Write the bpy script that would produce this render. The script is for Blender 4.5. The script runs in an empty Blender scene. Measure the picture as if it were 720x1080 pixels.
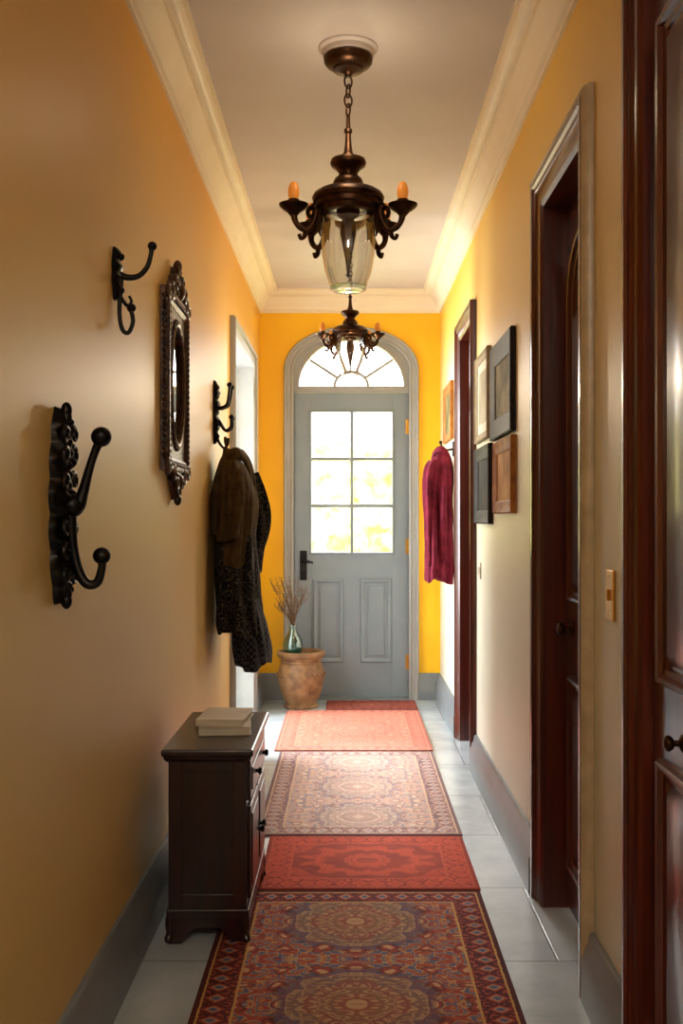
import bpy, math, random
from mathutils import Vector, Matrix, noise as mnoise
random.seed(7)
pi=math.pi
XL,XR,D,CEIL,Y0=-0.63,0.645,7.38,2.88,-2.2
CAMZ=1.27

# ------------------------------------------------------------ materials
def lin(c):
    return tuple(((v/255)/12.92 if v/255<=0.04045 else ((v/255+0.055)/1.055)**2.4) for v in c)+(1.0,)

class G:
    """tiny helper to write node math"""
    def __init__(s,name):
        s.mat=bpy.data.materials.new(name); s.mat.use_nodes=True
        s.nt=s.mat.node_tree; s.bsdf=s.nt.nodes['Principled BSDF']
        s.tc=s.nt.nodes.new('ShaderNodeTexCoord')
    def n(s,t,**k):
        nd=s.nt.nodes.new(t)
        for a,b in k.items(): setattr(nd,a,b)
        return nd
    def put(s,inp,v):
        if isinstance(v,bpy.types.NodeSocket): s.nt.links.new(v,inp)
        else: inp.default_value=v
    def m(s,op,a,b=None,c=None):
        nd=s.n('ShaderNodeMath',operation=op)
        s.put(nd.inputs[0],a)
        if b is not None: s.put(nd.inputs[1],b)
        if c is not None: s.put(nd.inputs[2],c)
        return nd.outputs[0]
    def mix(s,f,a,b):
        nd=s.n('ShaderNodeMix',data_type='RGBA')
        s.put(nd.inputs[0],f); s.put(nd.inputs[6],a); s.put(nd.inputs[7],b)
        return nd.outputs[2]
    def noise(s,scale,detail=3,vec=None,rough=0.5):
        nd=s.n('ShaderNodeTexNoise'); nd.inputs['Scale'].default_value=scale
        nd.inputs['Detail'].default_value=detail; nd.inputs['Roughness'].default_value=rough
        s.nt.links.new(vec if vec is not None else s.tc.outputs['Object'],nd.inputs['Vector'])
        return nd.outputs[0]
    def scaled(s,sc):
        mp=s.n('ShaderNodeMapping'); mp.inputs['Scale'].default_value=sc
        s.nt.links.new(s.tc.outputs['Object'],mp.inputs['Vector']); return mp.outputs[0]
    def ramp(s,f,stops):
        r=s.n('ShaderNodeValToRGB'); s.put(r.inputs[0],f)
        cr=r.color_ramp
        while len(cr.elements)<len(stops): cr.elements.new(0.5)
        for e,(p,c) in zip(cr.elements,stops): e.position=p; e.color=c
        return r.outputs[0]
    def bump(s,h,strength=0.3,dist=0.01):
        b=s.n('ShaderNodeBump'); b.inputs['Strength'].default_value=strength
        b.inputs['Distance'].default_value=dist; s.put(b.inputs['Height'],h)
        s.nt.links.new(b.outputs[0],s.bsdf.inputs['Normal'])
    def color(s,c): s.put(s.bsdf.inputs['Base Color'],c)
    def set(s,**k):
        for a,b in k.items(): s.put(s.bsdf.inputs[a.replace('_',' ')],b)

def simple(name,c1,c2=None,rough=0.5,metal=0,scale=20,bump=0.1,bd=0.003,coat=0,stretch=None,detail=4):
    g=G(name); c2=c2 or c1
    v=g.scaled(stretch) if stretch else None
    f=g.noise(scale,detail,v)
    g.color(g.ramp(f,[(0.3,lin(c1)),(0.7,lin(c2))]))
    g.set(Roughness=rough,Metallic=metal)
    if coat: g.bsdf.inputs['Coat Weight'].default_value=coat; g.bsdf.inputs['Coat Roughness'].default_value=0.15
    if bump: g.bump(f,bump,bd)
    return g.mat

def wall_paint_glow(name,low,mid,top):  # warm lamp glow painted into the colour, ochre growing towards the ceiling
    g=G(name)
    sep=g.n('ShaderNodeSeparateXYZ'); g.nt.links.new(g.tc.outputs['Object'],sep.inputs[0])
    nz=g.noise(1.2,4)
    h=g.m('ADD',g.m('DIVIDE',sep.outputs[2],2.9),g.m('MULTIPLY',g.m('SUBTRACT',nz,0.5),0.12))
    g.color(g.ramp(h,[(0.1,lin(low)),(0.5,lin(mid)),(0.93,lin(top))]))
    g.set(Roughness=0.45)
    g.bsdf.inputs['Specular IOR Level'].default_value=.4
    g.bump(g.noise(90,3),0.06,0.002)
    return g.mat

M_wl=wall_paint_glow('ochre_plaster_left_glow',(214,180,112),(222,190,122),(228,166,40))
M_wr=wall_paint_glow('cream_plaster_right_glow',(228,225,206),(233,226,198),(240,192,66))
M_yel=simple('saffron_plaster',(255,200,18),(250,190,12),0.5,scale=3,bump=0.05)
M_ceil=simple('ceiling_plaster',(204,193,188),(210,200,195),0.6,scale=3,bump=0.04)
M_crown=simple('crown_paint',(236,222,194),(242,230,204),0.45,scale=6,bump=0)
M_base=simple('grey_trim_paint',(112,118,122),(126,131,134),0.35,scale=5,bump=0)
M_case=simple('door_casing_paint',(150,149,145),(162,161,157),0.35,scale=5,bump=0)
M_door=simple('grey_door_paint',(124,136,145),(132,143,152),0.4,scale=5,bump=0)
M_white=simple('white_plaster',(236,234,228),(242,240,236),0.6,scale=4,bump=0)
M_mah=simple('mahogany',(56,17,8),(96,34,16),0.3,scale=4,bump=0.03,coat=0.3,stretch=(14,.45,14),detail=5)
M_mahd=simple('dark_mahogany',(22,7,5),(46,14,9),0.32,scale=6,bump=0.04,coat=0.2,stretch=(6,6,.6))
M_iron=simple('wrought_iron',(12,10,10),(26,22,20),0.38,metal=0.6,scale=60,bump=0.25)
M_bronze=simple('aged_bronze',(44,30,20),(84,54,32),0.36,metal=0.85,scale=40,bump=0.15)
M_brass=simple('brass',(190,140,60),(212,165,84),0.3,metal=1,scale=30,bump=0.05)
M_band=simple('gilt_backband',(160,138,104),(184,162,126),0.35,scale=15,bump=0.05)

def floor_mat():
    g=G('stone_tile')
    br=g.n('ShaderNodeTexBrick'); br.offset=0.5
    g.nt.links.new(g.tc.outputs['Object'],br.inputs['Vector'])
    br.inputs['Scale'].default_value=1; br.inputs['Brick Width'].default_value=0.6; br.inputs['Row Height'].default_value=0.6
    br.inputs['Mortar Size'].default_value=0.004; br.inputs['Mortar Smooth'].default_value=0.3
    v=g.noise(3.5,8,rough=0.65)
    c=g.ramp(v,[(0.3,lin((156,167,176))),(0.5,lin((180,190,197))),(0.7,lin((198,206,211)))])
    g.put(br.inputs['Color1'],c)
    c2=g.ramp(v,[(0.3,lin((166,176,183))),(0.7,lin((188,197,203)))])
    g.put(br.inputs['Color2'],c2); br.inputs['Mortar'].default_value=lin((140,146,150))
    g.color(br.outputs[0]); g.set(Roughness=0.25)
    g.bump(g.m('SUBTRACT',1.0,br.outputs[1]),0.3,0.002)
    return g.mat
M_floor=floor_mat()

def glass_mat(name,tint=(1,1,1),gl=0.08):
    g=G(name); nt=g.nt
    tr=g.n('ShaderNodeBsdfTransparent'); tr.inputs[0].default_value=(*tint,1)
    gs=g.n('ShaderNodeBsdfGlossy'); gs.inputs['Roughness'].default_value=0.03
    lw=g.n('ShaderNodeLayerWeight'); lw.inputs[0].default_value=0.35
    f=g.m('MULTIPLY_ADD',lw.outputs[1],0.55,gl)
    mx=g.n('ShaderNodeMixShader'); nt.links.new(f,mx.inputs[0]); nt.links.new(tr.outputs[0],mx.inputs[1]); nt.links.new(gs.outputs[0],mx.inputs[2])
    out=[n for n in nt.nodes if n.type=='OUTPUT_MATERIAL'][0]
    nt.links.new(mx.outputs[0],out.inputs[0]); return g.mat
M_pane=glass_mat('window_glass',gl=0.03)
M_shade=glass_mat('lantern_glass',(0.92,0.91,0.89),0.16)
M_teal=glass_mat('teal_glass',(0.45,0.72,0.68),0.15)

def emis(name,c,st):
    g=G(name); g.color(lin(c)); g.bsdf.inputs['Emission Color'].default_value=lin(c)
    g.bsdf.inputs['Emission Strength'].default_value=st; g.set(Roughness=0.4); return g.mat
M_bulb=emis('amber_bulb',(206,124,44),0.45)

def rug_mat(name,W,L,field,alt,line,dark,gold,per=0.7,style=0,k=34,wearf=.35,med=.75,cs=1.0):
    g=G(name); m=g.m
    sep=g.n('ShaderNodeSeparateXYZ'); g.nt.links.new(g.tc.outputs['Object'],sep.inputs[0])
    jit=m('MULTIPLY',m('SUBTRACT',g.noise(60,2),0.5),0.006)
    x=m('ADD',sep.outputs[0],jit); y=m('ADD',sep.outputs[1],jit)
    ax=m('ABSOLUTE',x); ay=m('ABSOLUTE',y)
    dx=m('SUBTRACT',W/2,ax); dy=m('SUBTRACT',L/2,ay); d=m('MINIMUM',dx,dy)
    F,A,Li,Dk,Go=[lin(c) for c in (field,alt,line,dark,gold)]
    cy=m('MULTIPLY',m('SUBTRACT',m('FRACT',m('ADD',m('DIVIDE',y,per),0.5)),0.5),per)
    acy=m('ABSOLUTE',cy)
    cb=g.n('ShaderNodeCombineXYZ'); g.put(cb.inputs[0],ax); g.put(cb.inputs[1],acy); cb.inputs[2].default_value=per*3.1
    n1=g.noise(8.5*cs,1.5,cb.outputs[0]); n2=g.noise(17*cs,1,cb.outputs[0])
    s1=m('SINE',m('MULTIPLY',n1,62)); s2=m('SINE',m('MULTIPLY',n2,48))
    wx=m('ADD',ax,m('MULTIPLY',m('SUBTRACT',n1,0.5),0.10)); wy=m('ADD',acy,m('MULTIPLY',m('SUBTRACT',n2,0.5),0.10))
    blo=m('MULTIPLY',m('COSINE',m('MULTIPLY',wx,k)),m('COSINE',m('MULTIPLY',wy,k)))
    blo2=m('MULTIPLY',m('COSINE',m('MULTIPLY',wx,k*2.3)),m('COSINE',m('MULTIPLY',wy,k*2.3)))
    col=g.mix(m('GREATER_THAN',s1,0.25),F,A)
    col=g.mix(m('MULTIPLY',m('LESS_THAN',m('ABSOLUTE',m('SUBTRACT',s1,0.25)),0.16),0.8),col,Li)
    col=g.mix(m('MULTIPLY',m('GREATER_THAN',s2,0.78),0.7),col,Go)
    col=g.mix(m('MULTIPLY',m('GREATER_THAN',m('ABSOLUTE',blo),0.62),0.8),col,Dk)
    col=g.mix(m('MULTIPLY',m('GREATER_THAN',m('ABSOLUTE',blo),0.74),0.9),col,F)
    col=g.mix(m('MULTIPLY',m('GREATER_THAN',m('ABSOLUTE',blo),0.92),0.9),col,Li)
    col=g.mix(m('MULTIPLY',m('GREATER_THAN',blo2,0.84),0.6),col,Go)
    if style==1: yy=m('MULTIPLY',cy,0.95); xx=m('MULTIPLY',x,0.72)
    else: yy=cy; xx=x
    r=m('SQRT',m('ADD',m('MULTIPLY',xx,xx),m('MULTIPLY',yy,yy)))
    an=m('ARCTAN2',yy,xx)
    rp=m('MULTIPLY',r,m('ADD',m('ADD',0.70,m('MULTIPLY',n1,0.6)),m('MULTIPLY',m('COSINE',m('MULTIPLY',an,12)),0.05)))
    R=min(W*0.33,per*0.40)
    for rr,cc in ((R,Dk),(R*0.95,A),(R*0.86,Li),(R*0.83,Dk),(R*0.62,F),(R*0.44,Li),(R*0.41,Dk),(R*0.25,F),(R*0.12,Li)):
        col=g.mix(m('MULTIPLY',m('LESS_THAN',rp,rr),med),col,cc)
    spk=m('MULTIPLY',m('GREATER_THAN',m('MULTIPLY',s2,m('SINE',m('MULTIPLY',r,95))),0.35),m('LESS_THAN',rp,R*0.86))
    col=g.mix(m('MULTIPLY',spk,0.6),col,Li)
    side=m('LESS_THAN',dx,dy)
    t=m('ADD',m('MULTIPLY',side,y),m('MULTIPLY',m('SUBTRACT',1.0,side),x))
    B=min(0.11,W*0.14)
    bw=B*0.62; mid=B*0.5
    tn=m('ADD',t,m('MULTIPLY',m('SUBTRACT',n1,0.5),0.04))
    ft=m('ABSOLUTE',m('SUBTRACT',m('FRACT',m('DIVIDE',tn,0.062)),0.5))
    dia=m('ADD',m('MULTIPLY',ft,2.2),m('DIVIDE',m('ABSOLUTE',m('SUBTRACT',d,mid)),bw*0.5))
    bc=g.mix(m('LESS_THAN',dia,1.0),Dk,F)
    bc=g.mix(m('LESS_THAN',dia,0.62),bc,Li)
    bc=g.mix(m('LESS_THAN',dia,0.48),bc,A)
    bc=g.mix(m('MULTIPLY',m('GREATER_THAN',dia,1.35),m('GREATER_THAN',s2,0.1)),bc,F)
    col=g.mix(m('LESS_THAN',d,B),col,Go)
    col=g.mix(m('LESS_THAN',d,B*0.93),col,bc)
    col=g.mix(m('LESS_THAN',d,B*0.2),col,Go)
    col=g.mix(m('LESS_THAN',d,B*0.14),col,Dk)
    wear=g.noise(7,5); col=g.mix(m('MULTIPLY',wear,wearf*2),col,F)
    g.color(col); g.set(Roughness=0.95)
    g.bsdf.inputs['Specular IOR Level'].default_value=0.15
    g.bump(m('ADD',g.noise(320,2),m('MULTIPLY',s1,0.15)),0.5,0.004)
    return g.mat

# ------------------------------------------------------------ mesh builder
def catmull(pts,n=8):
    P=[tuple(p) for p in pts]; P=[P[0]]+P+[P[-1]]; out=[]
    for i in range(1,len(P)-2):
        p0,p1,p2,p3=P[i-1],P[i],P[i+1],P[i+2]
        for j in range(n):
            t=j/n
            out.append(tuple(0.5*((2*b)+(-a+c)*t+(2*a-5*b+4*c-d)*t*t+(-a+3*b-3*c+d)*t**3) for a,b,c,d in zip(p0,p1,p2,p3)))
    out.append(P[-2]); return out

class MB:
    def __init__(s): s.v=[]; s.f=[]
    def box(s,x0,x1,y0,y1,z0,z1):
        b=len(s.v)
        s.v+=[(x,y,z) for z in (z0,z1) for y in (y0,y1) for x in (x0,x1)]
        for q in ((0,2,3,1),(4,5,7,6),(0,1,5,4),(2,6,7,3),(0,4,6,2),(1,3,7,5)): s.f.append([b+i for i in q])
        return s
    def sweep(s,prof,path,n,closed=False):
        n=Vector(n); path=[Vector(p) for p in path]; N=len(path); K=len(prof); b=len(s.v)
        for i,P in enumerate(path):
            ds=[]
            if closed or i>0: ds.append((P-path[i-1]).normalized())
            if closed or i<N-1: ds.append((path[(i+1)%N]-P).normalized())
            ps=[n.cross(d) for d in ds]
            if len(ps)==2:
                q=ps[0]+ps[1]; q=q/(1+max(-0.9,ps[0].dot(ps[1])))
            else: q=ps[0]
            for a,h in prof: s.v.append(tuple(P+q*a+n*h))
        for i in range(N if closed else N-1):
            j=(i+1)%N
            for k in range(K):
                l=(k+1)%K; s.f.append([b+i*K+k,b+i*K+l,b+j*K+l,b+j*K+k])
        if not closed:
            s.f.append([b+k for k in range(K)][::-1]); s.f.append([b+(N-1)*K+k for k in range(K)])
        return s
    def lathe(s,prof,c=(0,0,0),seg=32,axis=2,rib=None):
        b=len(s.v); K=len(prof)
        for r,z in prof:
            for i in range(seg):
                a=2*pi*i/seg; rr=r*(rib(a,z) if rib else 1)
                p=[rr*math.cos(a),rr*math.sin(a)]
                if axis==2: q=(p[0],p[1],z)
                elif axis==0: q=(z,p[0],p[1])
                else: q=(p[1],z,p[0])
                s.v.append((c[0]+q[0],c[1]+q[1],c[2]+q[2]))
        for k in range(K-1):
            for i in range(seg):
                j=(i+1)%seg; s.f.append([b+k*seg+i,b+k*seg+j,b+(k+1)*seg+j,b+(k+1)*seg+i])
        if prof[0][0]>1e-5: s.f.append([b+i for i in range(seg)][::-1])
        if prof[-1][0]>1e-5: s.f.append([b+(K-1)*seg+i for i in range(seg)])
        return s
    def ball(s,c,r,seg=16,sc=(1,1,1)):
        b=len(s.v)
        s.lathe([(r*math.sin(pi*i/10)+1e-6,-r*math.cos(pi*i/10)) for i in range(11)],c=(0,0,0),seg=seg)
        for i in range(b,len(s.v)):
            v=s.v[i]; s.v[i]=(c[0]+v[0]*sc[0],c[1]+v[1]*sc[1],c[2]+v[2]*sc[2])
        return s
    def tube(s,pts,rad,seg=10,n=8,closed=False,flat=1.0):
        if isinstance(rad,(int,float)): rad=[rad]*len(pts)
        if closed: Q=[tuple(p)+(r,) for p,r in zip(pts,rad)]
        elif n>1: Q=catmull([tuple(p)+(r,) for p,r in zip(pts,rad)],n)
        else: Q=[tuple(p)+(r,) for p,r in zip(pts,rad)]
        P=[Vector(q[:3]) for q in Q]; R=[max(q[3],1e-5) for q in Q]; N=len(P); b=len(s.v)
        up=None
        for i in range(N):
            if closed: t=(P[(i+1)%N]-P[i-1])
            else: t=P[min(i+1,N-1)]-P[max(i-1,0)]
            t.normalize()
            if up is None:
                up=Vector((0,0,1)) if abs(t.z)<0.9 else Vector((1,0,0))
            up=(up-t*up.dot(t)).normalized(); sd=t.cross(up)
            for k in range(seg):
                a=2*pi*k/seg; s.v.append(tuple(P[i]+up*(R[i]*math.cos(a))+sd*(R[i]*flat*math.sin(a))))
        for i in range(N if closed else N-1):
            j=(i+1)%N
            for k in range(seg):
                l=(k+1)%seg; s.f.append([b+i*seg+k,b+i*seg+l,b+j*seg+l,b+j*seg+k])
        if not closed:
            s.f.append([b+k for k in range(seg)][::-1]); s.f.append([b+(N-1)*seg+k for k in range(seg)])
        return s
    def strip(s,A,B,w0,w1,map3):
        """solid band between 2D polylines A and B, thickness w0..w1"""
        b=len(s.v); N=len(A)
        for a,c in zip(A,B):
            for p,w in ((a,w1),(c,w1),(c,w0),(a,w0)): s.v.append(map3(p[0],p[1],w))
        for i in range(N-1):
            for k in range(4):
                l=(k+1)%4; s.f.append([b+i*4+k,b+i*4+l,b+(i+1)*4+l,b+(i+1)*4+k])
        s.f.append([b,b+1,b+2,b+3]); s.f.append([b+(N-1)*4+k for k in (3,2,1,0)])
        return s
    def relief(s,v0,v1,wf,hf,nv=90,nu=22,w0=0.0,uc=0.0):
        b=len(s.v)
        for i in range(nv+1):
            v=v0+(v1-v0)*i/nv; t=i/nv; w=wf(t)
            for j in range(nu+1):
                u=-1+2*j/nu
                e=math.sqrt(max(0,1-abs(u)**4))*min(1,(t*12)**0.5,((1-t)*12)**0.5)
                s.v.append((uc+u*w,v,w0+hf(u,t)*e))
        M=nu+1
        for i in range(nv):
            for j in range(nu): s.f.append([b+i*M+j,b+i*M+j+1,b+(i+1)*M+j+1,b+(i+1)*M+j])
        b2=len(s.v)
        for i in range(nv+1):
            v=v0+(v1-v0)*i/nv; w=wf(i/nv); s.v+=[(uc-w,v,w0),(uc+w,v,w0)]
        for i in range(nv):
            s.f.append([b2+2*i,b2+2*i+2,b2+2*i+3,b2+2*i+1])
        return s
    def obj(s,name,mat,parent=None,smooth=False,bevel=0,loc=None,auto=True):
        me=bpy.data.meshes.new(name); me.from_pydata(s.v,[],s.f); me.update()
        import bmesh
        bm=bmesh.new(); bm.from_mesh(me); bmesh.ops.recalc_face_normals(bm,faces=bm.faces); bm.to_mesh(me); bm.free()
        o=bpy.data.objects.new(name,me); bpy.context.collection.objects.link(o)
        me.materials.append(mat)
        if smooth:
            for p in me.polygons: p.use_smooth=True
            if auto:
                try: me.set_sharp_from_angle(angle=math.radians(42))
                except Exception: pass
        if bevel:
            md=o.modifiers.new('bevel','BEVEL'); md.width=bevel; md.segments=2; md.limit_method='ANGLE'; md.angle_limit=math.radians(40)
        if parent: o.parent=parent
        if loc: o.location=loc
        return o

def empty(name,M=None,loc=None):
    e=bpy.data.objects.new(name,None); e.empty_display_size=0.05
    bpy.context.collection.objects.link(e)
    if M is not None: e.matrix_world=M
    if loc: e.location=loc
    return e
def left_M(y,z,x=XL):   # u->+Y v->Z w->+X
    return Matrix(((0,0,1,x),(1,0,0,y),(0,1,0,z),(0,0,0,1)))
def right_M(y,z,x=XR):  # u->-Y v->Z w->-X
    return Matrix(((0,0,-1,x),(-1,0,0,y),(0,1,0,z),(0,0,0,1)))
def back_M(x,z,y=D):    # u->X v->Z w->-Y
    return Matrix(((1,0,0,x),(0,0,-1,y),(0,1,0,z),(0,0,0,1)))

# ------------------------------------------------------------ room shell
MB().box(-2.4,0.9,Y0,D+0.15,-0.1,0).obj('floor',M_floor)
MB().box(XL-0.12,XR+0.25,Y0,D,CEIL,CEIL+0.1).obj('ceiling',M_ceil)
LD0,LD1,LDH=5.60,6.74,2.26      # left doorway
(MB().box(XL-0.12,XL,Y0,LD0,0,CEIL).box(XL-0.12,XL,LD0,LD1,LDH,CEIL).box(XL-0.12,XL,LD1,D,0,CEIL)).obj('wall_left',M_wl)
# right wall, door openings (near, mid, far): y0,y1,height,recess,casing width
DR=[(1.34,2.26,2.50,0.012,.085),(2.86,3.42,2.30,0.07,.10),(5.36,5.99,2.30,0.06,.085)]
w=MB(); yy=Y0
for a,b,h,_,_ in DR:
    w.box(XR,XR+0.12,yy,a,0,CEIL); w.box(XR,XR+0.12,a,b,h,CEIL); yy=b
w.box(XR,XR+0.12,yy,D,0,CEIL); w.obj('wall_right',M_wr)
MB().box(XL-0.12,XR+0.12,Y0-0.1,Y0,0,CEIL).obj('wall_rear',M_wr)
# back wall with arched opening
UC=0.0155; HA=0.413; SPR=2.33; RISE=0.24; NA=40
def arc(a,b,cz,n=NA): return [(UC-a*math.cos(pi*i/n),cz+b*math.sin(pi*i/n)) for i in range(n+1)]
bw=MB(); m3=lambda u,v,w_:(u,D-w_,v)
bw.box(XL-0.12,UC-HA,D,D+0.15,0,CEIL+0.1); bw.box(UC+HA,XR+0.12,D,D+0.15,0,CEIL+0.1)
A=arc(HA,RISE,SPR); bw.strip(A,[(p[0],CEIL+0.1) for p in A],-0.15,0,m3)
bw.obj('wall_back',M_yel)
# crown moulding
CP=[(0,0),(0,.15),(.012,.15),(.014,.140),(.024,.136),(.024,.125),(.03,.118),(.036,.098),(.05,.075),(.066,.06),(.070,.05),(.082,.05),(.082,.036),(.092,.034),(.108,.024),(.114,.012),(.128,.012),(.128,0)]
MB().sweep(CP,[(XL,Y0,CEIL),(XL,D,CEIL),(XR,D,CEIL),(XR,Y0,CEIL)],(0,0,-1)).obj('trim_crown',M_crown,smooth=True)
BP=[(0,0),(.036,0),(.036,.12),(.030,.128),(.028,.14),(.018,.158),(.016,.175),(.010,.185),(0,.185)]
b=MB(); b.sweep(BP,[(XL,LD0-0.095,0),(XL,Y0,0)],(0,0,1)); b.sweep(BP,[(XL,D,0),(XL,LD1+.095,0)],(0,0,1)); b.obj('baseboard_left',M_base,smooth=True)
b=MB()
for y0,y1 in ((Y0,DR[0][0]-.1),(DR[0][1]+.1,DR[1][0]-.12),(DR[1][1]+.12,DR[2][0]-.1),(DR[2][1]+.1,D)):
    b.sweep(BP,[(XR,y0,0),(XR,y1,0)],(0,0,1))
b.obj('baseboard_right',M_base,smooth=True)
b=MB(); b.sweep(BP,[(UC-HA-.062,D,0),(XL,D,0)],(0,0,1)); b.sweep(BP,[(XR,D,0),(UC+HA+.062,D,0)],(0,0,1)); b.obj('baseboard_back',M_base,smooth=True)

# ------------------------------------------------------------ front door with fanlight
fd=empty('door_1',back_M(UC,0))
n3=(0,0,1)
def A0(a,b,cz,n=NA): return [(-a*math.cos(pi*i/n),cz+b*math.sin(pi*i/n)) for i in range(n+1)]
path=[(-HA,0,0)]+[(p[0],p[1],0) for p in A0(HA,RISE,SPR)]+[(HA,0,0)]
MB().sweep([(-.004,-.14),(-.004,.016),(.008,.022),(.014,.014),(.040,.018),(.046,.034),(.058,.036),(.064,.026),(.064,.001),(0.001,.001),(0.001,-.14)],path,n3).obj('casing',M_case,fd,smooth=True)
H=2.165; hw=0.408; f0,f1=-0.075,-0.03
gx0,gx1,gz0,gz1=-0.285,0.293,1.035,2.035
s=MB()
s.box(-hw,gx0,0.01,H,f0,f1); s.box(gx1,hw,0.01,H,f0,f1)
s.box(gx0,gx1,gz1,H,f0,f1); s.box(gx0,gx1,0.01,gz0,f0,f1)
s.obj('slab',M_door,fd,bevel=0.002)
mt=MB()
for u in (0.004,): mt.box(u-.012,u+.012,gz0,gz1,f0+.01,f1-.004)
for i in (1,2):
    z=gz0+(gz1-gz0)*i/3; mt.box(gx0,gx1,z-.012,z+.012,f0+.01,f1-.005)
mt.obj('muntins',M_door,fd,bevel=0.003)
def rect(u0,u1,v0,v1,w=0): return [(u0,v0,w),(u0,v1,w),(u1,v1,w),(u1,v0,w)]
mo=MB()
mo.sweep([(0,0),(.012,0),(.012,.008),(0.002,.012),(-.004,.004),(-.004,-.01),(0,-.01)],rect(gx0,gx1,gz0,gz1,f1),n3,True)
pz0,pz1=0.265,0.84
for u0,u1 in ((-.262,-.065),(.075,.275)):
    mo.sweep([(0.010,-.002),(0.010,.008),(0.002,.016),(-.012,.010),(-.020,.002),(-.020,-.002)],rect(u0,u1,pz0,pz1,f1),n3,True)
    mo.box(u0+.042,u1-.042,pz0+.042,pz1-.042,f1-.002,f1+.010)
mo.obj('panel_moulding',M_door,fd,smooth=True,bevel=0.004)
MB().box(gx0,gx1,gz0,gz1,-.056,-.052).obj('door_pane',M_pane,fd)
fan0=2.216
s=MB(); s.box(-HA+.005,HA-.005,H+.004,fan0,-.09,-.012); s.box(-HA+.005,HA-.005,H+.018,fan0-.012,-.012,.0)
inner=[(-.37*math.cos(pi*i/60),fan0+.33*math.sin(pi*i/60)) for i in range(61)]
HB=HA-.003
outp=[(-HB,fan0),(-HB,SPR)]+A0(HB,RISE,SPR)[1:-1]+[(HB,SPR),(HB,fan0)]
def resamp(P,n):
    L=[0]
    for a,c in zip(P,P[1:]): L.append(L[-1]+math.dist(a,c))
    out=[];k=0
    for i in range(n+1):
        t=L[-1]*i/n
        while k<len(L)-2 and L[k+1]<t: k+=1
        q=(t-L[k])/(L[k+1]-L[k]+1e-9); out.append((P[k][0]+(P[k+1][0]-P[k][0])*q,P[k][1]+(P[k+1][1]-P[k][1])*q))
    return out
s.strip(resamp(outp,60),inner,-.08,-.02,lambda u,v,w_:(u,v,w_))
s.obj('fanlight_frame',M_case,fd,bevel=0.002)
s=MB(); s.sweep([(0,0),(.014,0),(.012,.010),(.0,.010)],[(p[0],p[1],-.02) for p in inner],n3)
s.tube([(-.12*math.cos(pi*i/16),fan0+.105*math.sin(pi*i/16),-.045) for i in range(17)],.012,6,1)
for a in (36,72,108,144):
    a=math.radians(a); s.tube([(.12*math.cos(a),fan0+.105*math.sin(a),-.045),(.365*math.cos(a),fan0+.325*math.sin(a),-.045)],.012,6,1)
s.obj('fanlight_bars',M_case,fd,smooth=True)
s=MB(); s.strip(inner,[(p[0],fan0) for p in inner],-.056,-.052,lambda u,v,w_:(u,v,w_)); s.obj('fanlight_pane',M_pane,fd)
s=MB(); s.box(-.365,-.315,.84,1.05,f1,f1+.008); s.obj('lock_plate',M_iron,fd,bevel=.004)
s=MB(); s.ball((-.34,.975,f1+.03),.016); s.tube([(-.34,.975,f1),(-.34,.975,f1+.04),(-.30,.972,f1+.045),(-.27,.965,f1+.042)],[.01,.01,.009,.007])
s.lathe([(.006,0),(.010,.004),(.010,.012),(0.0001,.014)],c=(-.34,.90,f1),seg=12,axis=2); s.obj('lever_handle',M_iron,fd,smooth=True)
s=MB()
for z in (.26,1.08,1.93):
    s.box(.385,.409,z-.05,z+.05,f1,f1+.003); s.lathe([(.007,-.055),(.007,.055)],c=(.405,0,0),seg=12)
    n=len(s.v)-24
    for i in range(n,len(s.v)):
        q=s.v[i]; s.v[i]=(q[0],q[2]+z,q[1]+f1+.006)
s.obj('hinges',M_brass,fd)
MB().box(-HA+.006,HA-.006,0.0005,0.012,-.14,0.03).obj('threshold',M_base,fd)

# ------------------------------------------------------------ left doorway (open) + side room
e=empty('door_2',left_M(0,0))
CAS=[(-.008,-.13),(-.008,.014),(.006,.02),(.014,.014),(.055,.018),(.064,.03),(.082,.032),(.09,.022),(.09,0.001),(.001,.001),(.001,-.13)]
MB().sweep(CAS,[(LD0,0,0),(LD0,LDH,0),(LD1,LDH,0),(LD1,0,0)],n3).obj('casing',M_case,e,smooth=True)
s=MB(); s.box(LD1-.05,LD1-.012,.01,LDH-.02,-1.15,-.14)
for v0,v1 in ((.2,.95),(1.1,2.05)):
    for a0,a1 in ((-1.05,-.70),(-.58,-.23)):
        s.box(LD1-.056,LD1-.05,v0,v1,a0,a1)
s.obj('door_leaf',M_door,e,bevel=.004)
sx=-2.3
MB().box(sx,XL-.12,5.1,5.2,0,2.7).obj('wall_side_near',M_white)
MB().box(sx,XL-.12,D,D+.1,0,2.7).obj('wall_side_far',M_white)
MB().box(sx-.1,XL-.12,5.1,D+.1,2.7,2.8).obj('ceiling_side',M_white)
(MB().box(sx-.1,sx,5.1,5.55,0,2.7).box(sx-.1,sx,7.0,D+.1,0,2.7).box(sx-.1,sx,5.55,7.0,0,.5).box(sx-.1,sx,5.55,7.0,2.4,2.7)).obj('wall_side_outer',M_white)
s=MB(); s.box(sx-.06,sx-.02,5.55,7.0,.5,.56).box(sx-.06,sx-.02,5.55,7.0,2.34,2.4)
for y in (5.55,6.25,6.95): s.box(sx-.06,sx-.02,y,y+.05,.5,2.4)
s.obj('window_1',M_white)

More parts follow.
